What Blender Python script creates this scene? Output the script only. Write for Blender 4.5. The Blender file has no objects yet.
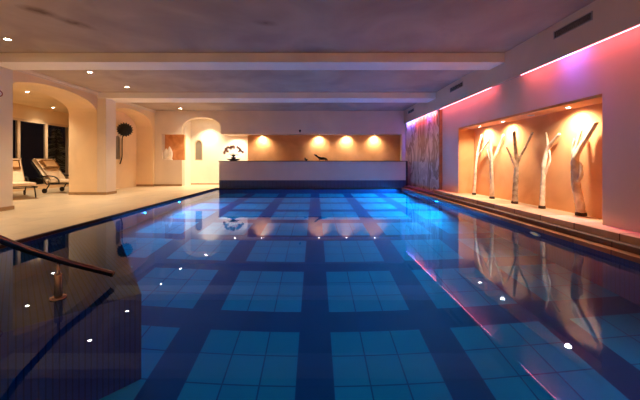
import bpy, bmesh, math, random
from mathutils import Vector, Matrix
random.seed(7)
PI = math.pi
scene = bpy.context.scene
COL = scene.collection
CZ = 1.05                      # eye height above the water (z = 0)
F = 300.0; VX = 315.0; VY = 162.0
ZF, ZC = 0.045, 3.18            # deck floor, ceiling

def at(px, py, Y):
    """a measured photo point at distance Y -> place in the room"""
    return Vector(((px - VX) * Y / F, Y, CZ - (py - VY) * Y / F))

# ------------------------------------------------------------------ materials
def s2l(c):
    return tuple(((v / 255) / 12.92 if v / 255 <= .04045 else ((v / 255 + .055) / 1.055) ** 2.4) for v in c) + (1,)

class NT:
    def __init__(s, name):
        s.m = bpy.data.materials.new(name); s.m.use_nodes = True
        s.t = s.m.node_tree; s.n = s.t.nodes; s.b = s.n['Principled BSDF']
    def new(s, typ, **kw):
        n = s.n.new(typ)
        for k, v in kw.items():
            if k.startswith('i_'):
                n.inputs[k[2:].replace('_', ' ')].default_value = v
            else: setattr(n, k, v)
        return n
    def link(s, a, b): s.t.links.new(a, b)
    def math(s, op, a, b=None, c=None):
        n = s.new('ShaderNodeMath', operation=op)
        for i, v in enumerate((a, b, c)):
            if v is None: continue
            if isinstance(v, (int, float)): n.inputs[i].default_value = v
            else: s.link(v, n.inputs[i])
        return n.outputs[0]

def plaster(name, col, var=.08, rough=.85, scale=1.5, bump=.15, spec=.3, dark=None, bscale=40):
    k = NT(name); c = s2l(col)
    tc = k.new('ShaderNodeTexCoord')
    nz = k.new('ShaderNodeTexNoise'); nz.inputs['Scale'].default_value = scale; nz.inputs['Detail'].default_value = 6
    nz.inputs['Distortion'].default_value = .6
    k.link(tc.outputs['Object'], nz.inputs['Vector'])
    r = k.new('ShaderNodeValToRGB')
    d = s2l(dark) if dark else tuple(v * (1 - var * 2) for v in c[:3]) + (1,)
    r.color_ramp.elements[0].position = .35; r.color_ramp.elements[0].color = d
    r.color_ramp.elements[1].position = .65; r.color_ramp.elements[1].color = tuple(min(1, v * (1 + var)) for v in c[:3]) + (1,)
    k.link(nz.outputs['Fac'], r.inputs['Fac']); k.link(r.outputs['Color'], k.b.inputs['Base Color'])
    k.b.inputs['Roughness'].default_value = rough; k.b.inputs['Specular IOR Level'].default_value = spec
    if bump:
        n2 = k.new('ShaderNodeTexNoise'); n2.inputs['Scale'].default_value = bscale; n2.inputs['Detail'].default_value = 4
        k.link(tc.outputs['Object'], n2.inputs['Vector'])
        bp = k.new('ShaderNodeBump'); bp.inputs['Strength'].default_value = bump; bp.inputs['Distance'].default_value = .01
        k.link(n2.outputs['Fac'], bp.inputs['Height']); k.link(bp.outputs['Normal'], k.b.inputs['Normal'])
    return k.m

def metal(name, col, rough=.25):
    m = plaster(name, col, .04, rough, 6, 0); m.node_tree.nodes['Principled BSDF'].inputs['Metallic'].default_value = 1
    return m

def glow(name, col, strength):
    k = NT(name); k.b.inputs['Base Color'].default_value = tuple(col) + (1,)
    k.b.inputs['Emission Color'].default_value = tuple(col) + (1,)
    k.b.inputs['Emission Strength'].default_value = strength
    return k.m

def slabs(name, col, grout, sx, sy, rough=.35, gw=.006, var=.1, ax=(0, 1), ox=0, oy=0, stain=None):
    """stone slabs: joints every sx, sy along two axes, each slab a slightly different tone"""
    k = NT(name); tc = k.new('ShaderNodeTexCoord'); sp = k.new('ShaderNodeSeparateXYZ')
    k.link(tc.outputs['Object'], sp.inputs[0])
    a = k.math('DIVIDE', k.math('ADD', sp.outputs[ax[0]], ox), sx); b = k.math('DIVIDE', k.math('ADD', sp.outputs[ax[1]], oy), sy)
    fa, fb = k.math('FRACT', a), k.math('FRACT', b)
    ja = k.math('LESS_THAN', fa, gw / sx); jb = k.math('LESS_THAN', fb, gw / sy)
    j = k.math('MAXIMUM', ja, jb)
    cmb = k.new('ShaderNodeCombineXYZ'); k.link(k.math('FLOOR', a), cmb.inputs[0]); k.link(k.math('FLOOR', b), cmb.inputs[1])
    wn = k.new('ShaderNodeTexWhiteNoise', noise_dimensions='3D'); k.link(cmb.outputs[0], wn.inputs['Vector'])
    nz = k.new('ShaderNodeTexNoise'); nz.inputs['Scale'].default_value = 3; nz.inputs['Detail'].default_value = 7; nz.inputs['Distortion'].default_value = 1
    k.link(tc.outputs['Object'], nz.inputs['Vector'])
    t = k.math('ADD', k.math('MULTIPLY', wn.outputs['Value'], .4), k.math('MULTIPLY', nz.outputs['Fac'], .6))
    r = k.new('ShaderNodeValToRGB'); c = s2l(col)
    r.color_ramp.elements[0].position = .2; r.color_ramp.elements[1].position = .8
    r.color_ramp.elements[0].color = s2l(stain) if stain else tuple(v * (1 - 2 * var) for v in c[:3]) + (1,)
    r.color_ramp.elements[1].color = tuple(min(1, v * (1 + var)) for v in c[:3]) + (1,)
    k.link(t, r.inputs['Fac'])
    mx = k.new('ShaderNodeMix', data_type='RGBA'); k.link(j, mx.inputs['Factor'])
    k.link(r.outputs['Color'], mx.inputs['A']); mx.inputs['B'].default_value = s2l(grout)
    k.link(mx.outputs['Result'], k.b.inputs['Base Color'])
    k.b.inputs['Roughness'].default_value = rough
    bp = k.new('ShaderNodeBump', invert=True); bp.inputs['Strength'].default_value = .3; bp.inputs['Distance'].default_value = .004
    k.link(j, bp.inputs['Height']); k.link(bp.outputs['Normal'], k.b.inputs['Normal'])
    return k.m

def pool_tiles():
    k = NT('pool_floor_tiles'); tc = k.new('ShaderNodeTexCoord'); sp = k.new('ShaderNodeSeparateXYZ')
    k.link(tc.outputs['Object'], sp.inputs[0])
    T = .30
    a = k.math('DIVIDE', k.math('ADD', sp.outputs[0], 48 * T + T / 2), T)
    b = k.math('DIVIDE', k.math('ADD', sp.outputs[1], 40 * T - 3.02), T)
    da = k.math('LESS_THAN', k.math('MODULO', a, 4.0), 1.0); db = k.math('LESS_THAN', k.math('MODULO', b, 4.0), 1.0)
    dark = k.math('MAXIMUM', da, db)
    g = .022
    def joint(v):
        f = k.math('FRACT', k.math('ADD', v, g)); return k.math('LESS_THAN', f, 2 * g)
    j = k.math('MAXIMUM', joint(a), joint(b))
    cmb = k.new('ShaderNodeCombineXYZ'); k.link(k.math('FLOOR', a), cmb.inputs[0]); k.link(k.math('FLOOR', b), cmb.inputs[1])
    wn = k.new('ShaderNodeTexWhiteNoise', noise_dimensions='3D'); k.link(cmb.outputs[0], wn.inputs['Vector'])
    mx = k.new('ShaderNodeMix', data_type='RGBA'); k.link(dark, mx.inputs['Factor'])
    mx.inputs['A'].default_value = (.006, .32, .42, 1); mx.inputs['B'].default_value = (.002, .042, .14, 1)
    hs = k.new('ShaderNodeHueSaturation'); k.link(mx.outputs['Result'], hs.inputs['Color'])
    k.link(k.math('ADD', k.math('MULTIPLY', wn.outputs['Value'], .16), .92), hs.inputs['Value'])
    m2 = k.new('ShaderNodeMix', data_type='RGBA'); k.link(k.math('MULTIPLY', j, .8), m2.inputs['Factor'])
    k.link(hs.outputs['Color'], m2.inputs['A']); m2.inputs['B'].default_value = (.006, .03, .14, 1)
    k.link(m2.outputs['Result'], k.b.inputs['Base Color']); k.b.inputs['Roughness'].default_value = .5
    return k.m

def pool_ribs(name, base=(.015, .035, .12), line=(.006, .01, .05), step=.05):
    k = NT(name); tc = k.new('ShaderNodeTexCoord'); sp = k.new('ShaderNodeSeparateXYZ')
    k.link(tc.outputs['Object'], sp.inputs[0])
    s = k.math('ADD', k.math('ADD', sp.outputs[0], sp.outputs[1]), 20.0)
    f = k.math('FRACT', k.math('DIVIDE', s, step)); j = k.math('LESS_THAN', f, .22)
    f2 = k.math('FRACT', k.math('DIVIDE', k.math('ADD', sp.outputs[2], 5.0), .15)); j2 = k.math('LESS_THAN', f2, .05)
    mx = k.new('ShaderNodeMix', data_type='RGBA'); k.link(k.math('MAXIMUM', j, k.math('MULTIPLY', j2, .5)), mx.inputs['Factor'])
    mx.inputs['A'].default_value = base + (1,); mx.inputs['B'].default_value = line + (1,)
    k.link(mx.outputs['Result'], k.b.inputs['Base Color']); k.b.inputs['Roughness'].default_value = .35
    return k.m

def marble():
    k = NT('veined_marble'); tc = k.new('ShaderNodeTexCoord')
    mp = k.new('ShaderNodeMapping'); mp.inputs['Scale'].default_value = (.6, .62, .28); mp.inputs['Rotation'].default_value = (.25, 0, 0)
    k.link(tc.outputs['Object'], mp.inputs['Vector'])
    nz = k.new('ShaderNodeTexNoise'); nz.inputs['Scale'].default_value = 2.2; nz.inputs['Detail'].default_value = 9; nz.inputs['Distortion'].default_value = 1.8
    k.link(mp.outputs[0], nz.inputs['Vector'])
    r = k.new('ShaderNodeValToRGB'); cr = r.color_ramp
    cr.elements[0].position = .3; cr.elements[0].color = s2l((206, 190, 170))
    cr.elements[1].position = .75; cr.elements[1].color = s2l((240, 230, 214))
    for p, c in ((.40, (214, 196, 170)), (.455, (156, 126, 96)), (.50, (176, 148, 118)), (.54, (238, 222, 200)), (.62, (200, 180, 156))):
        e = cr.elements.new(p); e.color = s2l(c)
    k.link(nz.outputs['Fac'], r.inputs['Fac']); k.link(r.outputs['Color'], k.b.inputs['Base Color'])
    k.b.inputs['Roughness'].default_value = .3
    return k.m

def water():
    k = NT('pool_water'); k.n.remove(k.b)
    g = k.new('ShaderNodeBsdfRefraction'); g.inputs['IOR'].default_value = 1.33; g.inputs['Roughness'].default_value = 0.0
    g.inputs['Color'].default_value = (.30, .78, 1, 1)
    gl = k.new('ShaderNodeBsdfGlossy'); gl.inputs['Roughness'].default_value = 0.0; gl.inputs['Color'].default_value = (.62, .74, 1, 1)
    fr = k.new('ShaderNodeFresnel'); fr.inputs['IOR'].default_value = 1.33; mxs = k.new('ShaderNodeMixShader')
    k.link(fr.outputs[0], mxs.inputs[0]); k.link(g.outputs[0], mxs.inputs[1]); k.link(gl.outputs[0], mxs.inputs[2])
    tc = k.new('ShaderNodeTexCoord'); nz = k.new('ShaderNodeTexNoise'); nz.inputs['Scale'].default_value = 1.6; nz.inputs['Detail'].default_value = 1
    k.link(tc.outputs['Object'], nz.inputs['Vector'])
    bp = k.new('ShaderNodeBump'); bp.inputs['Strength'].default_value = .15; bp.inputs['Distance'].default_value = .003
    k.link(nz.outputs['Fac'], bp.inputs['Height']); [k.link(bp.outputs['Normal'], q.inputs['Normal']) for q in (g, gl, fr)]
    k.link(mxs.outputs[0], k.n['Material Output'].inputs['Surface'])
    return k.m

def glass(name, col=(.9, .95, 1)):
    k = NT(name); k.b.inputs['Base Color'].default_value = tuple(col) + (1,); k.b.inputs['Transmission Weight'].default_value = 1
    k.b.inputs['Roughness'].default_value = .02; k.b.inputs['IOR'].default_value = 1.2
    return k.m

def scuffs(m, spots):
    """brush marks: short darker streaks that belong to the ceiling paint"""
    t = m.node_tree; b = t.nodes['Principled BSDF']; src = b.inputs['Base Color'].links[0].from_socket
    tc = t.nodes.new('ShaderNodeTexCoord'); nz = t.nodes.new('ShaderNodeTexNoise'); nz.inputs['Scale'].default_value = 9
    t.links.new(tc.outputs['Object'], nz.inputs['Vector'])
    for x, y, z, rot, sx, sy, k_ in spots:
        mp = t.nodes.new('ShaderNodeMapping'); mp.vector_type = 'TEXTURE'
        mp.inputs['Location'].default_value = (x, y, z); mp.inputs['Rotation'].default_value = (0, 0, rot); mp.inputs['Scale'].default_value = (sx, sy, 1)
        t.links.new(tc.outputs['Object'], mp.inputs['Vector'])
        g = t.nodes.new('ShaderNodeTexGradient'); g.gradient_type = 'SPHERICAL'; t.links.new(mp.outputs[0], g.inputs['Vector'])
        mu = t.nodes.new('ShaderNodeMath'); mu.operation = 'MULTIPLY'; t.links.new(g.outputs['Fac'], mu.inputs[0]); t.links.new(nz.outputs['Fac'], mu.inputs[1])
        m2 = t.nodes.new('ShaderNodeMath'); m2.operation = 'MULTIPLY'; m2.use_clamp = True; t.links.new(mu.outputs[0], m2.inputs[0]); m2.inputs[1].default_value = k_
        mx = t.nodes.new('ShaderNodeMix'); mx.data_type = 'RGBA'; t.links.new(m2.outputs[0], mx.inputs['Factor']); t.links.new(src, mx.inputs['A'])
        mx.inputs['B'].default_value = s2l((116, 98, 88)); src = mx.outputs['Result']
    t.links.new(src, b.inputs['Base Color'])

M = dict(
    ceiling=plaster('ceiling_plaster', (182, 166, 154), .06, .9, .9, .1, dark=(164, 148, 138)),
    wall=plaster('wall_plaster', (228, 212, 194), .04, .9, .8, .12),
    soffit=plaster('soffit_plaster', (214, 196, 182), .04, .85, .8, .08),
    beam=plaster('beam_plaster', (242, 238, 232), .04, .8, .8, .06),
    cream=plaster('cream_plaster', (240, 214, 176), .04, .85, .8, .1),
    white=plaster('white_plaster', (244, 236, 222), .03, .8, 1, .05),
    orange=plaster('terracotta_plaster', (232, 172, 118), .08, .85, 1.4, .15, dark=(220, 156, 100)),
    darkor=plaster('rust_panel', (226, 164, 112), .12, .8, 2.2, .15, dark=(204, 134, 84)),
    floor=slabs('travertine_floor', (224, 206, 176), (176, 148, 112), .6, .6, .32, .005, .07),
    lip=plaster('dark_overflow_edge', (52, 34, 24), .1, .4, 8, .1),
    stone=slabs('ledge_stone', (222, 190, 150), (110, 80, 56), 3.0, .62, .55, .012, .14, (0, 1), 10, .2, stain=(176, 136, 98)),
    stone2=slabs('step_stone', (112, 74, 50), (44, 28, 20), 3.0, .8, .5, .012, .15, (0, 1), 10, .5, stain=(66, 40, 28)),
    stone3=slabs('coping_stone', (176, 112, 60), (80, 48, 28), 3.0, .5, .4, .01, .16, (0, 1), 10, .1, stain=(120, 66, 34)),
    skirt=plaster('stone_skirting', (166, 134, 98), .1, .6, 4, .1),
    tiles=pool_tiles(), ribs=pool_ribs('pool_wall_ribs'), sribs=pool_ribs('step_wall_ribs', (.012, .045, .22), (.005, .016, .09)),
    walltile=pool_ribs('waterline_tiles', (.035, .05, .11), (.028, .04, .09), .15),
    marble=marble(), water=water(),
    cap=plaster('dark_cap_stone', (64, 54, 56), .1, .4, 6, .1),
    black=plaster('black_metal', (26, 24, 24), .1, .5, 8, .1),
    steel=metal('brushed_steel', (150, 134, 124), .22),
    dsteel=metal('dark_steel', (112, 98, 92), .25),
    frame=plaster('window_frame_paint', (222, 196, 166), .03, .5, 3, .02),
    pane=glass('window_glass'), night=plaster('night_hedge', (20, 24, 18), .3, 1, 4, .3),
    cushion=plaster('cream_cushion', (240, 218, 188), .05, .95, 9, .3),
    pillow=plaster('tan_pillow', (206, 164, 116), .08, .95, 12, .3),
    wood=plaster('peeled_driftwood', (240, 222, 196), .1, .75, 7, .5, dark=(206, 178, 146), bscale=22),
    gwood=plaster('grey_driftwood', (216, 192, 164), .12, .8, 9, .6, dark=(158, 130, 104), bscale=22),
    cutwood=plaster('dark_trunk_foot', (74, 56, 46), .2, .8, 9, .5),
    leaf=plaster('leaf_green', (52, 84, 40), .2, .5, 6, .1), petal=plaster('dusky_petal', (170, 128, 120), .06, .6, 8, 0),
    stem=plaster('plant_stem', (86, 92, 54), .1, .6, 8, 0), dleaf=plaster('dark_needles', (90, 96, 76), .2, .8, 8, 0),
    frost=plaster('pale_needles', (200, 196, 180), .2, .8, 8, 0),
    carved=plaster('white_carved_stone', (238, 228, 214), .05, .6, 6, .2),
    bronze=plaster('dark_bronze', (48, 38, 32), .2, .4, 10, .2), vent=plaster('vent_metal', (170, 164, 170), .05, .5, 8, 0),
    vback=plaster('vent_shaft', (14, 14, 18), .05, .9, 8, 0),
    ring=metal('lamp_ring', (210, 200, 190), .3), fixture=plaster('dull_lamp_glass', (150, 120, 90), .05, .3, 8, 0),
    lamp=glow('warm_lamp_glass', (1, .80, .55), 60), lampn=glow('niche_lamp_glass', (1, .78, .50), 45),
    red=glow('red_led', (1, .20, .28), 9), violet=glow('violet_led', (.55, .35, 1), 10), blueled=glow('blue_led', (.3, .26, 1), 8),
    ledoff=plaster('unlit_led_profile', (180, 176, 180), .03, .5, 8, 0),
    uw=glow('cool_pool_lamp_glass', (.35, .85, 1), 3), uwb=glow('blue_fill_lamp_glass', (.05, .25, 1), .6), uwr=glow('orange_pool_lamp_glass', (1, .30, .10), .6),
    signw=plaster('white_enamel', (226, 220, 216), .02, .4, 8, 0), signr=plaster('red_enamel', (150, 30, 30), .05, .4, 8, 0),
)

scuffs(M['ceiling'], [(-3.9, 4.24, ZC, .75, .26, .16, 2.0), (-3.68, 4.60, ZC, .95, .32, .15, 1.8), (-.75, 4.6, ZC, .3, .22, .12, 1.2)])
# ------------------------------------------------------------------ mesh helpers
def box(bm, x0, x1, y0, y1, z0, z1, bev=0):
    b = bmesh.new(); bmesh.ops.create_cube(b, size=1)
    for v in b.verts: v.co = Vector(((x0 + x1) / 2 + v.co.x * (x1 - x0), (y0 + y1) / 2 + v.co.y * (y1 - y0), (z0 + z1) / 2 + v.co.z * (z1 - z0)))
    if bev: bmesh.ops.bevel(b, geom=b.edges[:], offset=bev, segments=3, affect='EDGES', profile=.5)
    me = bpy.data.meshes.new('t'); b.to_mesh(me); b.free(); bm.from_mesh(me); bpy.data.meshes.remove(me)
    return bm

def B(x0, x1, y0, y1, z0, z1, bev=0): return box(bmesh.new(), x0, x1, y0, y1, z0, z1, bev)

def prism(pts, axis, a0, a1, bm=None):
    """extrude a 2D outline along an axis: 'X' -> pts are (y,z); 'Y' -> (x,z); 'Z' -> (x,y)"""
    bm = bm or bmesh.new()
    def co(p, a): return {'X': (a, p[0], p[1]), 'Y': (p[0], a, p[1]), 'Z': (p[0], p[1], a)}[axis]
    A = [bm.verts.new(co(p, a0)) for p in pts]; C = [bm.verts.new(co(p, a1)) for p in pts]
    fs = [bm.faces.new(A), bm.faces.new(C[::-1])]
    n = len(pts)
    for i in range(n): fs.append(bm.faces.new((A[i], C[i], C[(i + 1) % n], A[(i + 1) % n])))
    bmesh.ops.recalc_face_normals(bm, faces=bm.faces)
    return bm

def tube(bm, pts, rad, seg=10, cap=True, wob=0, rng=None):
    pts = [Vector(p) for p in pts]; n = len(pts)
    rad = rad if isinstance(rad, (list, tuple)) else [rad] * n
    rings = []; up = Vector((.13, .31, .94)).normalized()
    for i, p in enumerate(pts):
        d = (pts[min(i + 1, n - 1)] - pts[max(i - 1, 0)]).normalized()
        u = up - d * up.dot(d)
        if u.length < .1: u = Vector((1, 0, 0)) - d * d.x
        u.normalize(); up = u; w = d.cross(u)
        rr = []
        for k in range(seg):
            a = 2 * PI * k / seg; r = rad[i] * (1 + (wob * (rng.random() - .5) if wob else 0))
            rr.append(bm.verts.new(p + u * math.cos(a) * r + w * math.sin(a) * r))
        rings.append(rr)
    for i in range(n - 1):
        for k in range(seg):
            bm.faces.new((rings[i][k], rings[i][(k + 1) % seg], rings[i + 1][(k + 1) % seg], rings[i + 1][k]))
    if cap: bm.faces.new(rings[0][::-1]); bm.faces.new(rings[-1])
    return bm

def smooth_path(pts, rad, sub=5):
    """Catmull-Rom through pts with radii"""
    P = [Vector(p) for p in pts]; out = []; ro = []
    for i in range(len(P) - 1):
        a, b, c, d = P[max(i - 1, 0)], P[i], P[i + 1], P[min(i + 2, len(P) - 1)]
        for k in range(sub):
            t = k / sub
            out.append(.5 * ((2 * b) + (c - a) * t + (2 * a - 5 * b + 4 * c - d) * t * t + (3 * b - a - 3 * c + d) * t ** 3))
            ro.append(rad[i] * (1 - t) + rad[i + 1] * t)
    out.append(P[-1]); ro.append(rad[-1]); return out, ro

def lathe(bm, prof, c=(0, 0, 0), seg=24):
    c = Vector(c); rings = []
    for r, z in prof:
        rings.append([bm.verts.new(c + Vector((max(r, 1e-4) * math.cos(2 * PI * k / seg), max(r, 1e-4) * math.sin(2 * PI * k / seg), z))) for k in range(seg)])
    for i in range(len(rings) - 1):
        for k in range(seg): bm.faces.new((rings[i][k], rings[i][(k + 1) % seg], rings[i + 1][(k + 1) % seg], rings[i + 1][k]))
    bmesh.ops.recalc_face_normals(bm, faces=bm.faces)
    return bm

def obj(name, bm, mat, parent=None, smooth=False, mod=None):
    me = bpy.data.meshes.new(name)
    bmesh.ops.recalc_face_normals(bm, faces=bm.faces)
    bm.to_mesh(me); bm.free()
    for m in (mat if isinstance(mat, (list, tuple)) else [mat]): me.materials.append(m)
    if smooth:
        for p in me.polygons: p.use_smooth = True
    o = bpy.data.objects.new(name, me); COL.objects.link(o)
    if parent: o.parent = parent; o.location = -Vector(parent.location) if not parent.get('_local') else (0, 0, 0)
    return o

def localise(o, base):
    """move a single-mesh thing's origin to its base"""
    base = Vector(base); o.data.transform(Matrix.Translation(-base)); o.location = base; return o

def struct(name, bm, mat, parent=None, smooth=False):
    o = obj(name, bm, mat, parent, smooth)
    if not parent: o['kind'] = 'structure'
    return o

def tag(o, label, cat, group=None):
    o['label'] = label; o['category'] = cat
    if group: o['group'] = group
    return o

def thing(name, label, cat, loc=(0, 0, 0), group=None):
    o = bpy.data.objects.new(name, None); COL.objects.link(o); o.location = loc; o.empty_display_size = .1
    return tag(o, label, cat, group)

def light(name, typ, loc, energy, col, parent=None, **kw):
    l = bpy.data.lights.new(name, typ); l.energy = energy; l.color = col
    aim = kw.pop('aim', None)
    for k, v in kw.items(): setattr(l, k, v)
    o = bpy.data.objects.new(name, l); COL.objects.link(o); o.location = loc
    if aim is not None:
        o.rotation_euler = (Vector(aim) - Vector(loc)).to_track_quat('-Z', 'Y').to_euler()
    if parent: o.parent = parent; o.location = Vector(loc) - Vector(parent.location)
    return o

# ------------------------------------------------------------------ measures
XL, XR = -3.79, 3.38            # pool edges
Y0, Y1 = .6, 11.67              # pool near and far ends
XW, XS = 3.85, 3.70             # right wall, soffit face
ZS = 2.63                       # soffit underside
YW = 12.5                       # far wall
XA, XA2 = -6.68, -7.54          # arch wall front and back
XWIN = -10.2
DEP = -1.35
YB = -3.0

# ------------------------------------------------------------------ setting
fl = bmesh.new()
box(fl, -12, XL - .05, YB, 14, -.2, ZF); box(fl, XL - .05, 3.9, YB, Y0, -.2, ZF); box(fl, XL - .05, -3.73, Y1 + .0, 14, -.2, ZF)
struct('floor', fl, M['floor'])
pf = bmesh.new(); box(pf, XL - .3, XR + .3, Y0 - .3, Y1 + .3, DEP - .1, DEP)
struct('floor_pool', pf, M['tiles'])
struct('wall_pool_left', B(XL - .2, XL, Y0 - .2, Y1 + .2, DEP, -.21), M['ribs'])
struct('wall_pool_left_upper', B(XL - .04, XL, Y0 - .2, Y1 + .2, -.21, .004), M['ribs'])
struct('wall_pool_right', B(XR, XR + .2, Y0 - .2, Y1 + .2, DEP, -.01), M['ribs'])
struct('wall_pool_far', B(XL, XR, Y1, Y1 + .2, DEP, -.01), M['ribs'])
struct('wall_pool_near', B(XL, XR, Y0 - .2, Y0, DEP, -.2), M['ribs'])
w = bmesh.new(); vs = [w.verts.new(p) for p in ((XL, Y0, 0), (XR, Y0, 0), (XR, Y1, 0), (XL, Y1, 0))]; w.faces.new(vs)
wo = struct('water_surface', w, M['water'])
wo['kind'] = 'structure'
# overflow edge round the pool
struct('trim_1', B(XL - .05, XL, Y0, Y1 + .02, .005, ZF + .004), M['lip'])
struct('trim_2', B(XL - .05, XR, Y1 - .05, Y1, -.05, .035), M['lip'])

struct('ceiling', B(-6.9, 4.6, YB, 14, ZC, ZC + .1), M['ceiling'])
struct('ceiling_lounge', B(-11, XA2, 5.8, 14, 3.05, 3.3), M['cream'])
struct('beam', B(-6.70, XS, 5.86, 6.36, 3.0, ZC), M['beam'])
struct('beam', B(-6.70, XS, 9.19, 9.85, 3.0, ZC), M['beam'])
sf = prism([(XS, ZC), (XS, ZS), (XS + .05, ZS), (XS + .05, ZS + .42), (XW, ZS + .42), (XW, ZC)], 'Y', YB, YW)
struct('wall_right_soffit', sf, M['soffit'])

# right wall with the long niche
NY0, NY1, NZ0, NZ1, XB = 4.02, 8.05, .21, 1.93, 4.27
rw = bmesh.new()
box(rw, XW, 4.5, YB, NY0, 0, ZC); box(rw, XW, 4.5, NY1, YW + .9, 0, ZC); box(rw, XW, 4.5, NY0, NY1, NZ1 + .04, ZC)
struct('wall_right', rw, M['wall'])
struct('trim_10', B(3.758, XW + .01, 9.07, 9.10, .12, ZS + .1), M['skirt'])
struct('wall_niche_back', B(XB, 4.5, NY0, NY1, 0, NZ1 + .04), M['orange'])
struct('wall_niche_far', B(XW + .004, XB, NY1 - .004, NY1 + .1, 0, NZ1), M['orange'])
struct('wall_niche_near', B(XW + .004, XB, NY0 - .1, NY0 + .004, 0, NZ1), M['orange'])
struct('ceiling_niche', B(XW + .004, XB, NY0, NY1, NZ1, NZ1 + .04), M['orange'])
# stepped stone ledge along the pool
struct('trim_3', B(3.58, XB, Y0, 9.07, .0, NZ0, .008), M['stone'])
struct('trim_4', B(3.47, 3.80, Y0, YW, .0, .125, .008), M['stone2'])
struct('trim_5', B(XR - .02, 3.49, Y0, YW, -.02, .055, .006), M['stone3'])
# marble cladding
struct('wall_marble', B(3.765, 3.86, 9.10, YW + .3, 0.0, ZS + .1), [M['marble']])

# columns
def column(y0, y1):
    return struct('column', B(XA, -6.40, y0, y1, ZF, 3.0, .012), M['wall'])
column(5.86, 6.36); column(9.19, 9.65)

# arch wall
def arch_pts(y0, y1, zs, zt, n=24):
    out = []
    for i in range(n + 1):
        a = PI * (1 - i / n)
        out.append(((y0 + y1) / 2 + (y1 - y0) / 2 * math.cos(a), zs + (zt - zs) * (math.sin(a) ** .8)))
    return out
o1 = arch_pts(6.40, 9.19, 2.50, 2.98); o2 = arch_pts(9.65, 12.37, 2.30, 2.97)
pts = [(5.6, 0), (6.40, 0)] + o1 + [(9.19, 0), (9.65, 0)] + o2 + [(12.37, 0), (14, 0), (14, ZC), (5.6, ZC)]
struct('wall_left', prism(pts, 'X', XA2, XA), M['cream'])
struct('wall_left_near', B(XA - .2, XA, YB, 5.6, 0, ZC), M['cream'])
# back of the second arch with its slot window
SY0, SY1, SZ0, SZ1 = 11.05, 11.42, 1.13, 2.07
def arch_hole(a0, a1, z0, zs, zt, n=12):
    return [(a0, z0)] + [((a0 + a1) / 2 - (a1 - a0) / 2 * math.cos(PI * i / n), zs + (zt - zs) * math.sin(PI * i / n)) for i in range(n + 1)] + [(a1, z0)]
def slab_with_hole(axis, a0, a1, u0, u1, z0, z1, hole):
    """hole outline starts and ends at its sill; slab is cut below the hole into one comb outline plus a sill piece"""
    hz = hole[0][1]
    pts = [(u0, hz)] + hole + [(u1, hz), (u1, z1), (u0, z1)]
    bm = prism(pts, axis, a0, a1)
    prism([(u0, z0), (u1, z0), (u1, hz), (u0, hz)], axis, a0, a1, bm)
    return bm
h = arch_hole(SY0, SY1, SZ0, SZ1 - .16, SZ1)
struct('wall_left_back', slab_with_hole('X', XA2 + .0, -7.36, 9.4, 12.6, 0, 3.05, h), M['cream'])
def slot_window(name, axis, a, hole):
    fr = struct(name, bmesh.new(), M['frame'])
    c = (sum(p[0] for p in hole) / len(hole), (hole[0][1] + max(p[1] for p in hole)) / 2)
    inner = [(c[0] + (p[0] - c[0]) * .80, c[1] + (p[1] - c[1]) * .93) for p in hole]
    bm = bmesh.new()
    def co(p, d): return {'X': (a + d, p[0], p[1]), 'Y': (p[0], a + d, p[1])}[axis]
    n = len(hole)
    ring = [[bm.verts.new(co(p, d)) for p in q] for q in (hole, inner) for d in (0, -.05 if axis == 'X' else .05)]
    for i in range(n):
        j = (i + 1) % n
        for A, C in ((ring[0], ring[2]), (ring[2], ring[3]), (ring[3], ring[1])): bm.faces.new((A[i], A[j], C[j], C[i]))
    obj('window_frame', bm, M['frame'], fr)
    d = -.03 if axis == 'X' else .03
    obj('window_pane', prism(inner, axis, a + d, a + d * 1.3), M['slot'], fr)
    return fr
k = NT('dim_obscure_glass'); k.b.inputs['Base Color'].default_value = s2l((132, 124, 112)); k.b.inputs['Roughness'].default_value = .25
M['slot'] = k.m

# far wall (front layer) : outline with alcove, arch and bar opening
def ax(px, Y=YW): return (px - VX) * Y / F
arch = [(-5.54, 2.34)]
for i in range(0, 19):
    a = PI * (1 - i / 18)
    x = (-5.54 - 3.92) / 2 + (5.54 - 3.92) / 2 * math.cos(a)
    arch.append((x, 2.36 + .56 * math.sin(a) ** .75))
fw = [(-7.0, 0), (-5.54, 0), (-5.54, 1.13), (-6.375, 1.13), (-6.375, 2.217), (-5.54, 2.217)] + arch + \
     [(-3.92, 2.217), (3.62, 2.217), (3.62, .0), (4.2, .0), (4.2, ZC), (-7.0, ZC)]
struct('wall_far', prism(fw, 'Y', YW, YW + .25), M['wall'])
# alcove behind the front layer
struct('wall_alcove', B(-6.6, -5.56, YW + .25, YW + .35, 1.0, 2.4), M['darkor'])
jb = bmesh.new(); box(jb, -6.9, -5.54, YW + .35, 13.45, 0, ZC); box(jb, -6.9, -5.54, YW + .25, YW + .35, 0, 1.13); box(jb, -6.9, -5.54, YW + .25, YW + .35, 2.217, ZC)
struct('wall_far_jamb', jb, M['white'])
hole = arch_hole((194.5 - VX) * 13.4 / F, (202.5 - VX) * 13.4 / F, CZ + 1.5 * 13.4 / F, CZ + 17.5 * 13.4 / F, CZ + 22 * 13.4 / F)
struct('wall_far_back', slab_with_hole('Y', 13.4, 13.55, -5.7, -2.8, 0, ZC, hole), M['white'])
struct('ceiling_passage', B(-5.54, -3.92, YW + .25, 13.4, 2.95, 3.1), M['white'])
struct('ceiling_bar', B(-3.92, 3.9, YW + .25, 13.4, 2.217, 2.4), M['white'])
struct('wall_far_panel', B(-2.93, 3.9, 13.05, 13.4, 0, 2.217), M['orange'])
slot_window('window_1', 'Y', 13.42, hole)
slot_window('window_2', 'X', -7.38, h)
struct('wall_outer', B(-9, 5, 13.8, 13.9, 0, 3.4), M['wall'])

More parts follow.
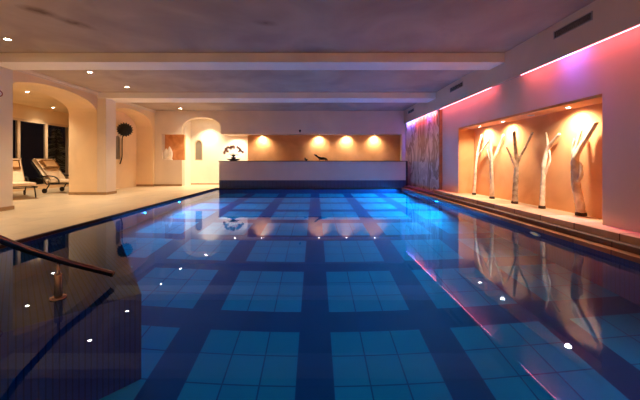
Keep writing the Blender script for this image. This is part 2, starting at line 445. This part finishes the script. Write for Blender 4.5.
# parapet (bar-height wall) at the far end
bar = struct('wall_parapet', B(-3.73, 3.60, Y1 + .0, 13.05, .34, 1.07), M['soffit'])
struct('wall_parapet_tile', B(-3.73, 3.60, Y1 - .005, 13.0, .0, .34), M['walltile'])
struct('trim_6', B(-3.75, 3.60, Y1 - .02, 13.05, 1.07, 1.095, .005), M['cap'])
struct('trim_7', B(3.53, 3.60, Y1 - .03, Y1 + .05, .0, 1.07), M['cap'])

# behind the camera and outer sides
struct('wall_near', B(-7, 4.5, YB - .1, YB, 0, ZC), M['wall'])
# lounge : window wall, ends
lw = bmesh.new()
box(lw, XWIN - .25, XWIN, 5.6, 14, 2.56, 3.1); box(lw, XWIN - .25, XWIN, 5.6, 14, 0, .14); box(lw, XWIN - .25, XWIN, 12.55, 14, 0, 3.1)
struct('wall_lounge', lw, M['cream'])
struct('wall_lounge_near', B(XWIN - .2, XA2, 5.6, 5.8, 0, 3.1), M['cream'])
struct('wall_lounge_far', B(XWIN - .2, XA2, 13.9, 14.1, 0, 3.1), M['cream'])
posts = [5.9, 7.15, 8.25, 9.3, 10.35, 11.42, 12.5]
for i in range(len(posts) - 1):
    a, b = posts[i], posts[i + 1]
    fr = bmesh.new(); t = .05
    box(fr, XWIN - .09, XWIN - .01, a - .0, a + t, .14, 2.56); box(fr, XWIN - .09, XWIN - .01, b - t, b, .14, 2.56)
    box(fr, XWIN - .09, XWIN - .01, a + t, b - t, .14, .22); box(fr, XWIN - .09, XWIN - .01, a + t, b - t, 2.48, 2.56)
    f = struct('window_%d' % (i + 3), fr, M['frame'])
    obj('window_pane', B(XWIN - .055, XWIN - .045, a + t, b - t, .22, 2.48), M['pane'], f)

# crown mouldings and skirtings
def moulding(n, x, y0, y1):
    pr = [(x, ZC), (x, ZC - .09), (x + .015, ZC - .09), (x + .02, ZC - .06), (x + .05, ZC - .03), (x + .055, ZC)]
    struct('trim_%d' % n, prism(pr, 'Y', y0, y1), M['wall'])
moulding(8, XA, 6.36, 9.19); moulding(9, XA, 9.85, YW)
sk = .014
struct('baseboard_left', B(XA - .0, XA + sk, 12.37, YW, ZF, ZF + .08), M['skirt'])
struct('baseboard_jamb', B(XA2, XA, 9.19 - sk, 9.19, ZF, ZF + .08), M['skirt'])
struct('baseboard_jamb_far', B(-7.36, XA, 12.37 - sk, 12.37, ZF, ZF + .08), M['skirt'])
struct('baseboard_far', B(XA, -5.54, YW - sk, YW, ZF, ZF + .08), M['skirt'])
struct('baseboard_passage', B(-5.54, -3.7, 13.4 - sk, 13.4, ZF, ZF + .05), M['skirt'])
for y0, y1 in ((5.86, 6.36), (9.19, 9.65)):
    b = bmesh.new(); box(b, XA, -6.40 + sk, y0 - sk, y1 + sk, ZF, ZF + .08); struct('baseboard_column', b, M['skirt'])

# submerged side wall of the entry steps, with steps behind it
c1, c2 = (-1.40, 2.42), (-2.75, 1.05)
struct('wall_entry_steps', prism([c1, c2, (XL, .95), (XL, 5.6), (-1.80, 2.95)], 'Z', DEP, -.03), M['sribs'])

# ------------------------------------------------------------------ lamps
WARM = (1, .77, .51)
def downlight(x, y, z, label, energy, group, lit=True, r=.045, size=95, col=WARM, lens=None, aim=None):
    t = thing('recessed_downlight', label, 'ceiling light', (x, y, z), group)
    ring = bmesh.new(); lathe(ring, [(r + .018, 0), (r + .018, -.008), (r + .004, -.010), (r, -.002), (r, 0)], (x, y, z)); obj('lamp_ring', ring, M['ring'], t, True)
    gl = bmesh.new(); lathe(gl, [(0, -.006), (r * .6, -.0055), (r, -.003), (r, 0)], (x, y, z))
    obj('lamp_glass', gl, (lens or M['lamp']) if lit else M['fixture'], t, True)
    if lit:
        light('lamp_light', 'SPOT', (x, y, z - .02), energy, col, t, spot_size=math.radians(size), spot_blend=1.0, shadow_soft_size=.04,
              aim=aim or (x, y, 0))
    return t
G1 = 'downlights in the main ceiling'
for y, e, lb in ((5.2, 88, 'round white downlight nearest the camera, before the first ceiling beam'),
                 (7.1, 88, 'round downlight just behind the first ceiling beam'),
                 (8.5, 88, 'round downlight midway between the two beams, near the second column'),
                 (10.4, 88, 'round downlight hidden behind the second beam, seen mirrored in the pool'),
                 (11.9, 88, 'round downlight close to the far wall above the floor alcove sculpture')):
    downlight(-5.33, y, ZC, lb, e, G1)
for y, lb in ((3.3, 'unseen fill downlight added above the deck beside the handrail'), (1.4, 'unseen fill downlight added above the deck at the near end of the pool'), (-.6, 'unseen fill downlight added above the near deck behind the viewpoint')):  # continue the row out of view, added as fill for the room
    downlight(-5.33, y, ZC, lb, 110, G1)
for x, lb in ((-2.2, 'unseen fill downlight added over the near deck left of the pool axis'), (1.6, 'unseen fill downlight added over the near deck right of the pool axis')):  # added out of view so the near deck bounces light to the ceiling
    downlight(x, -1.2, ZC, lb, 130, G1, size=130)
G2 = 'downlights in the lounge ceiling'
downlight(-8.2, 8.55, 3.05, 'lounge ceiling downlight above the nearer sun lounger', 125, G2, size=120)
downlight(-9.6, 11.0, 3.05, 'lounge ceiling downlight farther back by the dark windows', 125, G2, size=120)
downlight(-8.6, 7.0, 3.05, 'lounge ceiling downlight behind the near column', 95, G2, size=120)
downlight(-7.0, 9.95, 2.79, 'hidden downlight added inside the second wall arch behind the second column', 85, 'downlights in the arches', size=120)  # added lamp, tucked out of sight to brighten the arch recess
downlight(-4.70, 12.88, 2.95, 'downlight in the bright arched passage by the far wall', 200, 'downlights in the arches', size=112)
G3 = 'downlights over the long parapet'
for x, lb, lit in ((-3.45, 'downlight over the orchid on the parapet', 1), (-2.27, 'first lit downlight right of the orchid over the parapet', 1),
                   (-1.07, 'unlit downlight over the parapet', 0), (.17, 'lit downlight above the low dark sculpture on the parapet', 1),
                   (1.37, 'middle of the three right-hand lit downlights over the parapet', 1), (2.57, 'downlight over the parapet nearest the marble wall', 1)):
    downlight(x, 12.90, 2.217, lb, 62 if x > -3 else 80, G3, bool(lit), .04, 140, lens=M['lampn'], aim=(x, 13.14, 1.2), col=(1, .83, .62))
G4 = 'downlights in the driftwood niche'
for y, lb, lit in ((7.40, 'niche downlight over the two farthest driftwood trunks', 1), (6.50, 'niche downlight above the middle driftwood trunk', 1),
                   (5.65, 'unlit downlight in the driftwood niche', 0), (4.82, 'niche downlight above the nearest driftwood trunk', 1)):
    downlight(4.07, y, NZ1, lb, 80, G4, bool(lit), .04, 150, lens=M['lampn'], aim=(4.24, y, .6), col=(1, .84, .64))

# coloured led strip under the soffit
LEDC = dict(red=((1, .10, .14), 2.7), violet=((.30, .10, 1), 8), blueled=((.20, .12, 1), 7))
def led(y0, y1, mat, lb, wash=1.0):
    ym = (y0 + y1) / 2
    t = obj('led_strip', B(XS + .038, XS + .05, y0, y1, ZS - .004, ZS), M[mat]); localise(t, (XS + .045, ym, ZS)); tag(t, lb, 'light strip', 'colour led strips under the soffit')
    if mat in LEDC:
        c, e = LEDC[mat]
        x = 3.770 if ym < 9 else 3.735
        light('strip_light', 'AREA', (x, ym, ZS + .36 if ym < 9 else ZS - .015), e * wash * (y1 - y0), c, t, shape='RECTANGLE', size=.04, size_y=y1 - y0, spread=math.radians(74 if ym < 9 else 90),
              aim=(x + (.12 if ym < 9 else .12), ym, 0 if ym < 9 else 2.2))
        t.children[0].rotation_euler = (0, -math.radians(2.5 if ym < 9 else 16), 0)
led(YB + .1, 4.28, 'red', 'red led strip along the soffit edge nearest the camera')
led(4.28, 4.62, 'violet', 'short violet led strip under the soffit beside the first air vent')
led(4.62, 5.45, 'red', 'red led strip under the soffit above the nearest driftwood trunks')
led(5.45, 6.35, 'ledoff', 'unlit length of led strip under the soffit')
led(6.35, 8.98, 'red', 'long red led strip under the soffit between second vent and marble')
led(9.25, 9.75, 'red', 'red led strip at the near end of the marble wall', 2)
led(9.75, 10.05, 'violet', 'violet led strip above the near half of the marble wall')
led(10.05, 11.25, 'red', 'red led strip above the far half of the marble wall', 2)
led(11.25, 12.3, 'blueled', 'blue led strip at the far corner above the marble wall')

# underwater lamps
def uw_lamp(x, y, z, nx, lens, lb, energy, ny=0, col=(.0, .52, 1)):
    t = thing('pool_lamp', lb, 'pool light', (x, y, z), 'underwater lamps in the pool walls')
    rot = Matrix.Translation((x, y, z)) @ Vector((nx, ny, 0)).to_track_quat('Z', 'X').to_matrix().to_4x4()
    a = bmesh.new(); lathe(a, [(.11, 0), (.11, .012), (.085, .018), (.08, .006)]); a.transform(rot); obj('lamp_ring', a, M['ring'], t, True)
    a = bmesh.new(); lathe(a, [(0, .014), (.05, .012), (.08, .006), (.08, 0)]); a.transform(rot); obj('lamp_glass', a, lens, t, True)
    if energy:
        light('lamp_light', 'SPOT', (x + nx * .04, y + ny * .04, z), energy, col, t, spot_size=math.radians(165), spot_blend=.5, shadow_soft_size=.01,
              aim=(x + nx * 3, y + ny * 3, z - .5))
uw_lamp(XR, 8.25, -.26, -1, M['uw'], 'glowing pool lamp below the waterline under the driftwood niche far end', 540)
uw_lamp(XR, 11.0, -.35, -1, M['uwb'], 'farthest underwater lamp, added as fill in the right pool wall below the marble', 600)  # added to brighten the far end of the pool
uw_lamp(XR, 4.6, -.26, -1, M['uwr'], 'dim orange pool lamp below the waterline under the nearest driftwood', 0)
uw_lamp(XL, 8.3, -.4, 1, M['uwb'], 'added underwater fill lamp in the left pool wall near the far end', 170)  # added with a dim lens, for more blue light under water
uw_lamp(XL, 6.6, -.4, 1, M['uwb'], 'added underwater fill lamp in the left pool wall past the handrail', 40)  # weaker companion, also added for its blue light
uw_lamp(XR, 1.1, -.45, -1, M['uwb'], 'unseen underwater fill lamp added in the right pool wall nearest the camera', 32)  # added out of frame to light the near floor and step face

# ------------------------------------------------------------------ vents, sign, sensor
def vent(y0, y1, lb):
    z0, z1 = 2.945, 3.065
    t = thing('air_vent', lb, 'air vent', (XS, (y0 + y1) / 2, z0), 'air vents in the soffit')
    obj('backing', B(XS - .004, XS, y0, y1, z0, z1), M['vback'], t)
    fr = bmesh.new(); e = .010
    box(fr, XS - .014, XS, y0, y1, z0, z0 + e); box(fr, XS - .014, XS, y0, y1, z1 - e, z1)
    box(fr, XS - .014, XS, y0, y0 + e, z0 + e, z1 - e); box(fr, XS - .014, XS, y1 - e, y1, z0 + e, z1 - e)
    obj('frame', fr, M['vent'], t)
    sl = bmesh.new()
    for i in range(6):
        zc = z0 + .02 + i * .0162
        prism([(XS - .013, zc - .002), (XS - .004, zc + .005), (XS - .004, zc + .008), (XS - .013, zc + .001)], 'Y', y0 + e, y1 - e, sl)
    obj('slats', sl, M['vent'], t)
vent(4.0, 4.64, 'dark slatted air vent nearest the camera in the right soffit')
vent(7.5, 8.2, 'slatted air vent in the soffit between the two beams')
vent(11.2, 11.9, 'small distant slatted air vent in the soffit above the marble wall')

t = thing('round_sign', 'small round red and white sign on the near column', 'sign', (-6.40, 6.03, 2.38))
rx = Matrix.Translation((-6.40, 6.08, 2.44)) @ Matrix.Rotation(PI / 2, 4, 'Y')
a = bmesh.new(); lathe(a, [(0, .004), (.05, .004), (.05, 0)]); a.transform(rx); obj('sign_face', a, M['signw'], t)
a = bmesh.new(); lathe(a, [(.065, 0), (.065, .007), (.045, .007), (.045, .004)]); a.transform(rx); obj('sign_rim', a, M['signr'], t)
a = bmesh.new(); box(a, -6.396, -6.393, 6.075, 6.085, 2.398, 2.482); obj('sign_bar', a, M['signr'], t)

p = at(300, 131, YW)
t = thing('wall_sensor', 'small dark sensor on the far wall above the parapet', 'sensor', (p.x, YW, p.z))
obj('housing', B(p.x - .04, p.x + .04, YW - .05, YW, p.z - .03, p.z + .05, .012), M['black'], t, True)
a = bmesh.new(); lathe(a, [(0, -.03), (.02, -.024), (.028, -.008), (.028, 0)], (p.x, YW - .03, p.z - .03), 12); obj('lens', a, M['cap'], t, True)

# ------------------------------------------------------------------ driftwood trunks
def trunk(lb, Y, base_px, branches, mats, foot=0, X0=None, seed=1, tilt=None):
    """branches: list of (points [(px, py, dY)], radii in m)"""
    rng = random.Random(seed)
    b0 = at(base_px[0], base_px[1], Y); b0.z = NZ0
    t = thing('driftwood_trunk', lb, 'driftwood', b0, 'bare trunks in the niche')
    for bi, (pts, rad, mi) in enumerate(branches):
        P = [at(px, py, min(Y + dy, 4.195 * F / (px - VX))) for px, py, dy in pts]
        if bi == 0: P[0].z = NZ0 + .004
        pp, rr = smooth_path(P, [q * (.76 if Y > 5 else .78) for q in rad], 5)
        bm = bmesh.new(); tube(bm, pp, rr, 12, True, .22, rng)
        obj('stem' if bi == 0 else 'branch', bm, M[mi], t, True)
    if foot:
        foot *= .78 if Y > 5 else .78
        bm = bmesh.new(); P = [at(px, py, Y) for px, py, dy in branches[0][0][:1]][0]
        lathe(bm, [(0, 0), (foot * 1.12, 0), (foot * 1.1, .03), (foot * 1.0, .05), (foot * .8, .055)], (b0.x, b0.y, NZ0 + .001), 14); obj('foot', bm, M['cutwood'], t, True)
    return t
trunk('slender forked driftwood trunk at the far end of the niche', 7.68, (474, 195.6), [
    ([(474, 196, 0), (475, 182, 0), (475.5, 170, 0), (477, 158, 0), (478, 150, 0), (481.8, 135, 0)], [.052, .042, .04, .036, .032, .024], 'wood'),
    ([(477.2, 157, 0), (480, 153, -.04), (484.5, 147, -.1), (490, 139, -.14)], [.032, .028, .024, .018], 'wood')], 'wood', .055, seed=1)
trunk('pale forked driftwood trunk, second from the far end of the niche', 6.89, (492, 199), [
    ([(492, 199, 0), (492, 185, 0), (491.5, 172, 0), (491.5, 160, 0), (490.5, 150, 0), (490, 138, 0)], [.066, .054, .05, .046, .036, .026], 'wood'),
    ([(491.5, 162, 0), (495, 156, -.04), (499, 146, -.08), (503.5, 134.5, -.1)], [.040, .034, .028, .022], 'wood'),
    ([(491.5, 164, 0), (488.5, 156, .03), (486.5, 149, .05)], [.03, .022, .014], 'wood')], 'wood', .066, seed=2)
trunk('upright grey driftwood trunk with sawn top in the middle of the niche', 6.07, (514.7, 204), [
    ([(514.7, 204.4, 0), (515.2, 190, 0), (516, 176, 0), (516.6, 162, 0), (515.6, 150, 0), (513.8, 131.5, 0)], [.074, .062, .058, .054, .042, .036], 'gwood'),
    ([(516.6, 164, 0), (520, 157, -.05), (526, 146, -.08), (532.5, 132.5, -.1)], [.042, .036, .032, .026], 'gwood'),
    ([(516, 168, 0), (511.5, 158, -.06), (506.5, 147, -.1)], [.034, .027, .018], 'wood')], 'gwood', .072, seed=3)
trunk('pale driftwood trunk with a looping side branch, second nearest', 5.43, (542, 208.6), [
    ([(542, 209, 0), (542.6, 192, 0), (543.2, 178, 0), (544, 164, 0), (546.5, 153, 0), (548, 148, 0), (552.5, 142, -.03), (559.5, 134, -.06)], [.062, .052, .050, .048, .044, .042, .036, .030], 'wood'),
    ([(547.5, 151, 0), (547.6, 142, .02), (546, 132.5, .03)], [.030, .024, .018], 'wood'),
    ([(543.4, 178, 0), (546.5, 170, -.05), (550, 160, -.06), (549, 150, -.02)], [.034, .026, .022, .022], 'wood')], 'wood', .064, seed=4)
trunk('thick weathered driftwood trunk nearest the camera with a dark foot', 4.70, (581, 216.2), [
    ([(581.6, 216.6, 0), (580, 206, 0), (577.8, 194, 0), (575.5, 182, 0), (576, 170, 0), (575, 158, 0), (580, 148, -.02), (588, 136, -.05), (596.5, 122.5, -.08)], [.082, .076, .072, .072, .080, .062, .050, .044, .036], 'wood'),
    ([(575, 160, 0), (573.6, 154, .02), (577, 144, .03), (581, 130, .04)], [.048, .042, .034, .024], 'wood'),
    ([(577, 182, -.05), (580.5, 176, -.09), (580.5, 166, -.06), (578, 162, -.02)], [.03, .042, .040, .02], 'wood'),
    ([(575, 157, 0), (572.5, 150, .05), (574.5, 139, .06)], [.036, .026, .016], 'wood')], 'gwood', .086, seed=5)

# ------------------------------------------------------------------ handrail
ht = thing('handrail', 'curved dark steel handrail descending into the pool at left', 'handrail', (-1.995, 2.32, 0))
P = [(-2.22, 1.38, .98), (-2.16, 1.62, .80), (-2.075, 1.94, .565), (-2.05, 2.12, .435), (-1.975, 2.33, .285), (-1.84, 2.52, .145), (-1.775, 2.63, .068)]
pp, rr = smooth_path(P, [.024] * 7, 8)
bm = bmesh.new(); tube(bm, pp, rr, 20); obj('rail', bm, M['dsteel'], ht, True)
bm = bmesh.new(); tube(bm, [pp[-2], Vector(pp[-1]) + (Vector(pp[-1]) - Vector(pp[-2])) * .12], .026, 20); obj('end_cap', bm, M['steel'], ht, True)
bm = bmesh.new(); lathe(bm, [(.026, -.02), (.026, .175), (.022, .185), (.010, .19), (.010, .27)], (-1.985, 2.32, 0), 20); obj('post', bm, M['steel'], ht, True)
bm = bmesh.new(); lathe(bm, [(0, .014), (.03, .014), (.05, .012), (.054, .006), (.054, -.02)], (-1.985, 2.32, 0), 24); obj('base_plate', bm, M['steel'], ht, True)

# ------------------------------------------------------------------ sun loungers
def lounger(lb, loc, rz):
    t = thing('sun_lounger', lb, 'sun lounger', loc, 'sun loungers in the lounge'); t['_local'] = 1
    W = .31
    def strip(x0, z0, x1, z1, th, y0=-W, y1=W, bev=.02):
        b = B(0, math.hypot(x1 - x0, z1 - z0), y0, y1, 0, th, bev)
        b.transform(Matrix.Translation((x0, 0, z0)) @ Matrix.Rotation(-math.atan2(z1 - z0, x1 - x0), 4, 'Y')); return b
    # x=0 head, x=1.9 foot (local); back hinge at .62
    fr = bmesh.new()
    for y in (-W - .02, W + .02):
        tube(fr, [(.62, y, .30), (1.9, y, .32)], .016, 10); tube(fr, [(.62, y, .30), (.13, y, .98)], .016, 10)
    for x in (.66, 1.25, 1.88): tube(fr, [(x, -W - .02, .305), (x, W + .02, .305)], .012, 8)
    tube(fr, [(.14, -W - .02, .97), (.14, W + .02, .97)], .012, 8)
    obj('frame', fr, M['black'], t, True)
    for y in (-W - .02, W + .02):
        for x, dx in ((.72, -.16), (1.62, .14)):
            l = bmesh.new(); tube(l, [(x, y, .30), (x + dx * .6, y, .14), (x + dx, y, .014)], .016, 10); obj('leg', l, M['black'], t, True)
        a = bmesh.new(); pa, ra = smooth_path([(.42, y, .52), (.62, y, .56), (.86, y, .54), (1.0, y, .44), (1.02, y, .31)], [.016, .022, .024, .018, .014], 4)
        tube(a, pa, ra, 10); obj('armrest', a, M['black'], t, True)
        wh = bmesh.new(); tube(wh, [(.56, y - .015, .085), (.56, y + .015, .085)], .075, 20); obj('wheel', wh, M['black'], t, False)
    seat = strip(.60, .345, 1.92, .355, .085); obj('seat_cushion', seat, M['cushion'], t, True)
    back = strip(.66, .37, .16, 1.06, -.085); obj('back_cushion', back, M['cushion'], t, True)
    pl = strip(.425, .77, .27, .98, -.13, -.24, .24, .03); obj('pillow', pl, M['pillow'], t, True)
    t.rotation_euler = (0, 0, rz)
    return t
lounger('cream padded lounger nearer the column, its foot end toward the pool', (-9.41, 9.10, ZF), math.radians(-35))
lounger('cream padded lounger farther back, partly hidden by the arch pier', (-9.16, 9.87, ZF), math.radians(0))

# dark conifer behind the window, hedge beyond
rng = random.Random(3)
px_, py_ = -11.0, 12.75
t = thing('potted_conifer', 'dark frosty-tipped conifer standing outside the lounge window', 'plant', (px_, py_, 0))
bm = bmesh.new(); tube(bm, [(px_, py_, .3), (px_, py_, 2.5)], [.04, .01], 8); obj('stem', bm, M['bronze'], t, True)
bm = bmesh.new(); lathe(bm, [(0, 0), (.18, 0), (.24, .34), (.2, .34), (.19, .3), (0, .3)], (px_, py_, 0), 20); obj('pot', bm, M['cap'], t, True)
fo = bmesh.new()
for i in range(420):
    z = .45 + rng.random() * 2.05; r = (.62 * (1 - (z - .4) / 2.5)) + .06; a = rng.random() * 2 * PI
    c = Vector((px_, py_, z)); d = Vector((math.cos(a), math.sin(a), -.25)); e = c + d * r; s = Vector((-d.y, d.x, 0)) * .022
    m = c + d * r * .45
    v = [fo.verts.new(q) for q in (c, m + s, e, m - s)]; fc = fo.faces.new(v); fc.material_index = 1 if rng.random() < .4 else 0
    v = [fo.verts.new(q) for q in (c, m + Vector((0, 0, .02)), e, m - Vector((0, 0, .02)))]; fc = fo.faces.new(v); fc.material_index = 1 if rng.random() < .4 else 0
obj('foliage', fo, [M['dleaf'], M['frost']], t)
struct('ground_outside', B(-18, -10.45, 3, 20, -.1, 0), M['night'])

# ------------------------------------------------------------------ black metal flower on the arch back wall
fx = -7.36; fy = 11.32; fz = 2.27
t = thing('metal_flower', 'large black metal flower with curved stem on the arch wall', 'wall sculpture', (fx, fy, .95))
rt = Matrix.Translation((fx + .20, fy - .02, fz)) @ Vector((1, -1.3, -.15)).to_track_quat('Z', 'Y').to_matrix().to_4x4()
a = bmesh.new(); lathe(a, [(0, .10), (.09, .10), (.17, .07), (.23, .0), (.2, -.06), (.1, -.1), (0, -.11)], seg=28); a.transform(rt); obj('flower_head', a, M['black'], t, True)
for ring_, (r0, r1, z, n) in enumerate(((.16, .275, .0, 18), (.13, .25, -.05, 16), (.10, .22, .06, 14))):
    a = bmesh.new()
    for i in range(n):
        an = 2 * PI * (i + .5 * ring_) / n; d = Vector((math.cos(an), math.sin(an), 0)); s = Vector((-d.y, d.x, 0)) * .028; up = Vector((0, 0, .008))
        pts4 = [d * r0 - s, d * r0 + s, d * (r0 * .3 + r1 * .7) + s * .9, d * r1, d * (r0 * .3 + r1 * .7) - s * .9]
        lo = [a.verts.new(q + Vector((0, 0, z)) - up) for q in pts4]; hi = [a.verts.new(q + Vector((0, 0, z + .01)) + up) for q in pts4]
        a.faces.new(lo[::-1]); a.faces.new(hi)
        for j in range(5): a.faces.new((lo[j], lo[(j + 1) % 5], hi[(j + 1) % 5], hi[j]))
    a.transform(rt); obj('petals', a, M['black'], t)
pp, rr = smooth_path([(fx + .16, fy - .0, fz - .1), (fx + .09, fy + .0, 1.95), (fx + .05, fy + .05, 1.6), (fx + .045, fy + .05, 1.25), (fx + .03, fy - .04, .98)], [.017, .016, .016, .018, .022], 5)
a = bmesh.new(); tube(a, pp, rr, 10); obj('stem', a, M['black'], t, True)
a = bmesh.new(); tube(a, [(fx, fy, fz - .02), (fx + .15, fy, fz - .02)], .014, 8); obj('bracket', a, M['black'], t, True)

# ------------------------------------------------------------------ white carved sculpture in the alcove
sx, sy, sz = at(168.0, 160, YW + .12).x, YW + .12, 1.13
t = thing('carved_sculpture', 'white carved sculpture of two pointed leaf shapes in the alcove', 'sculpture', (sx, sy, sz))
a = bmesh.new(); box(a, sx - .16, sx + .18, sy - .07, sy + .07, sz + .001, sz + .04, .01); obj('base', a, M['carved'], t, True)
for dx, hh, ln in ((-.10, .46, .03), (.085, .54, -.02)):
    a = bmesh.new(); n = 10; pr = []
    for i in range(n + 1):
        u = i / n; wdt = .115 * (math.sin(PI * (u * .82 + .18)) ** .8) + .004
        pr.append((u, wdt))
    rings = []
    for u, wd in pr:
        z = sz + .04 + hh * u; cx = sx + dx + ln * u
        rings.append([a.verts.new((cx + wd * math.cos(q), sy + wd * .42 * math.sin(q), z)) for q in [2 * PI * k_ / 14 for k_ in range(14)]])
    for i in range(n):
        for k_ in range(14): a.faces.new((rings[i][k_], rings[i][(k_ + 1) % 14], rings[i + 1][(k_ + 1) % 14], rings[i + 1][k_]))
    a.faces.new(rings[0][::-1]); a.faces.new(rings[-1]); obj('leaf_form', a, M['carved'], t, True)

# ------------------------------------------------------------------ orchid on the parapet
ZP = 1.095
ox, oy = at(233.5, 160, 12.15).x, 12.15
t = thing('potted_orchid', 'orchid with dusky blossoms in a dark shallow bowl on the parapet', 'potted plant', (ox, oy, ZP))
a = bmesh.new(); lathe(a, [(0, .001), (.12, .001), (.22, .04), (.28, .075), (.27, .085), (.2, .055), (0, .045)], (ox, oy, ZP), 28); obj('bowl', a, M['bronze'], t, True)
a = bmesh.new(); lathe(a, [(0, .05), (.08, .05), (.10, .15), (.085, .16), (0, .15)], (ox, oy, ZP), 20); obj('pot', a, M['cap'], t, True)
a = bmesh.new()
for i in range(9):
    an = 2 * PI * i / 9 + .3; d = Vector((math.cos(an), math.sin(an), 0)); s = Vector((-d.y, d.x, 0))
    c = Vector((ox, oy, ZP + .14)); prev = None
    for j in range(6):
        u = j / 5; cc = c + d * (.24 * u) + Vector((0, 0, .12 * math.sin(u * 2.4))); wd = .035 * math.sin(PI * (.12 + .86 * u)) + .002
        cur = (a.verts.new(cc - s * wd), a.verts.new(cc - Vector((0, 0, .008))), a.verts.new(cc + s * wd))
        if prev: a.faces.new((prev[0], prev[1], cur[1], cur[0])); a.faces.new((prev[1], prev[2], cur[2], cur[1]))
        prev = cur
obj('leaves', a, M['leaf'], t, True)
rng = random.Random(11)
for si, (dx, dy, hh) in enumerate(((-.26, -.05, .55), (.24, .02, .56), (.05, -.05, .62), (-.12, .06, .60), (.34, -.02, .42), (-.34, .0, .40))):
    q = [(ox, oy, ZP + .14), (ox + dx * .3, oy + dy * .3, ZP + hh * .6), (ox + dx * .7, oy + dy * .7, ZP + hh * .98), (ox + dx, oy + dy, ZP + hh * .92), (ox + dx * 1.15, oy + dy, ZP + hh * .78)]
    pp, rr = smooth_path(q, [.007, .006, .005, .004, .003], 5); a = bmesh.new(); tube(a, pp, rr, 6); obj('flower_stem', a, M['stem'], t, True)
    a = bmesh.new()
    for k_ in range(5):
        c = Vector(pp[10 + k_ * 2]) + Vector((rng.uniform(-.02, .02), -.02, rng.uniform(-.03, .02)))
        for i in range(5):
            an = 2 * PI * i / 5 + rng.random(); d = Vector((math.cos(an), -.15, math.sin(an))); s = Vector((-d.z, 0, d.x)) * .026
            v = [a.verts.new(w_) for w_ in (c, c + d * .034 + s, c + d * .062 + Vector((0, -.008, 0)), c + d * .034 - s)]; a.faces.new(v)
    obj('blossoms', a, M['petal'], t)

# bronze lizard-like figure and small bird
fx, fy = at(321, 160, 12.0).x, 12.0
t = thing('low_sculpture', 'low dark sculpture with one raised end lying on the parapet', 'figurine', (fx, fy, ZP))
a = bmesh.new()
pp, rr = smooth_path([(fx - .27, fy - .02, ZP + .255), (fx - .20, fy - .02, ZP + .215), (fx - .13, fy, ZP + .16), (fx - .02, fy, ZP + .10), (fx + .10, fy, ZP + .095), (fx + .2, fy, ZP + .07), (fx + .27, fy + .03, ZP + .022)],
                     [.018, .036, .034, .052, .056, .04, .016], 5)
tube(a, pp, rr, 12); obj('body', a, M['bronze'], t, True)
for dx, dy, hx in ((-.02, -.05, -.06), (-.02, .05, -.06), (.14, -.05, .06), (.14, .05, .06)):
    a = bmesh.new(); tube(a, [(fx + dx, fy + dy * .6, ZP + .10), (fx + dx + hx * .5, fy + dy * 1.5, ZP + .06), (fx + dx + hx, fy + dy * 1.6, ZP + .008)], [.02, .016, .012], 8); obj('leg', a, M['bronze'], t, True)
a = bmesh.new(); tube(a, [(fx - .15, fy - .02, ZP + .17), (fx - .17, fy - .01, ZP + .25)], [.024, .008], 8); obj('crest', a, M['bronze'], t, True)
gx, gy = at(306, 160, 12.0).x, 12.0
t = thing('small_figurine', 'tiny dark figurine on the parapet left of the low sculpture', 'figurine', (gx, gy, ZP))
a = bmesh.new(); pp, rr = smooth_path([(gx + .08, gy, ZP + .055), (gx + .02, gy, ZP + .05), (gx - .03, gy, ZP + .07), (gx - .035, gy, ZP + .115), (gx - .06, gy, ZP + .125)], [.01, .04, .036, .022, .008], 5)
tube(a, pp, rr, 12); obj('body', a, M['bronze'], t, True)
a = bmesh.new(); lathe(a, [(0, .001), (.04, .001), (.04, .015), (0, .02)], (gx + .01, gy, ZP), 14); obj('base', a, M['bronze'], t, True)

# ------------------------------------------------------------------ camera, world, view
cd = bpy.data.cameras.new('camera'); cam = bpy.data.objects.new('camera', cd); COL.objects.link(cam)
cam.location = (0, 0, CZ); cam.rotation_euler = (PI / 2, 0, 0)
cd.sensor_width = 36; cd.lens = F / 640 * 36
cd.shift_x = (320 - VX) / 640; cd.shift_y = -(200 - VY) / 640
cd.clip_start = .05; scene.camera = cam
w_ = bpy.data.worlds.new('night'); scene.world = w_; w_.use_nodes = True
w_.node_tree.nodes['Background'].inputs[0].default_value = (.004, .004, .006, 1); w_.node_tree.nodes['Background'].inputs[1].default_value = .3
scene.view_settings.view_transform = 'Standard'; scene.view_settings.look = 'None'
scene.view_settings.exposure = 1.0; scene.view_settings.gamma = 1; scene.view_settings.use_curve_mapping = False
cy = scene.cycles
cy.max_bounces = 12; cy.diffuse_bounces = 8; cy.glossy_bounces = 4; cy.transmission_bounces = 6
cy.sample_clamp_indirect = 4; cy.caustics_reflective = False; cy.caustics_refractive = True
cy.use_denoising = True
for o in scene.objects:
    if '_local' in o: del o['_local']
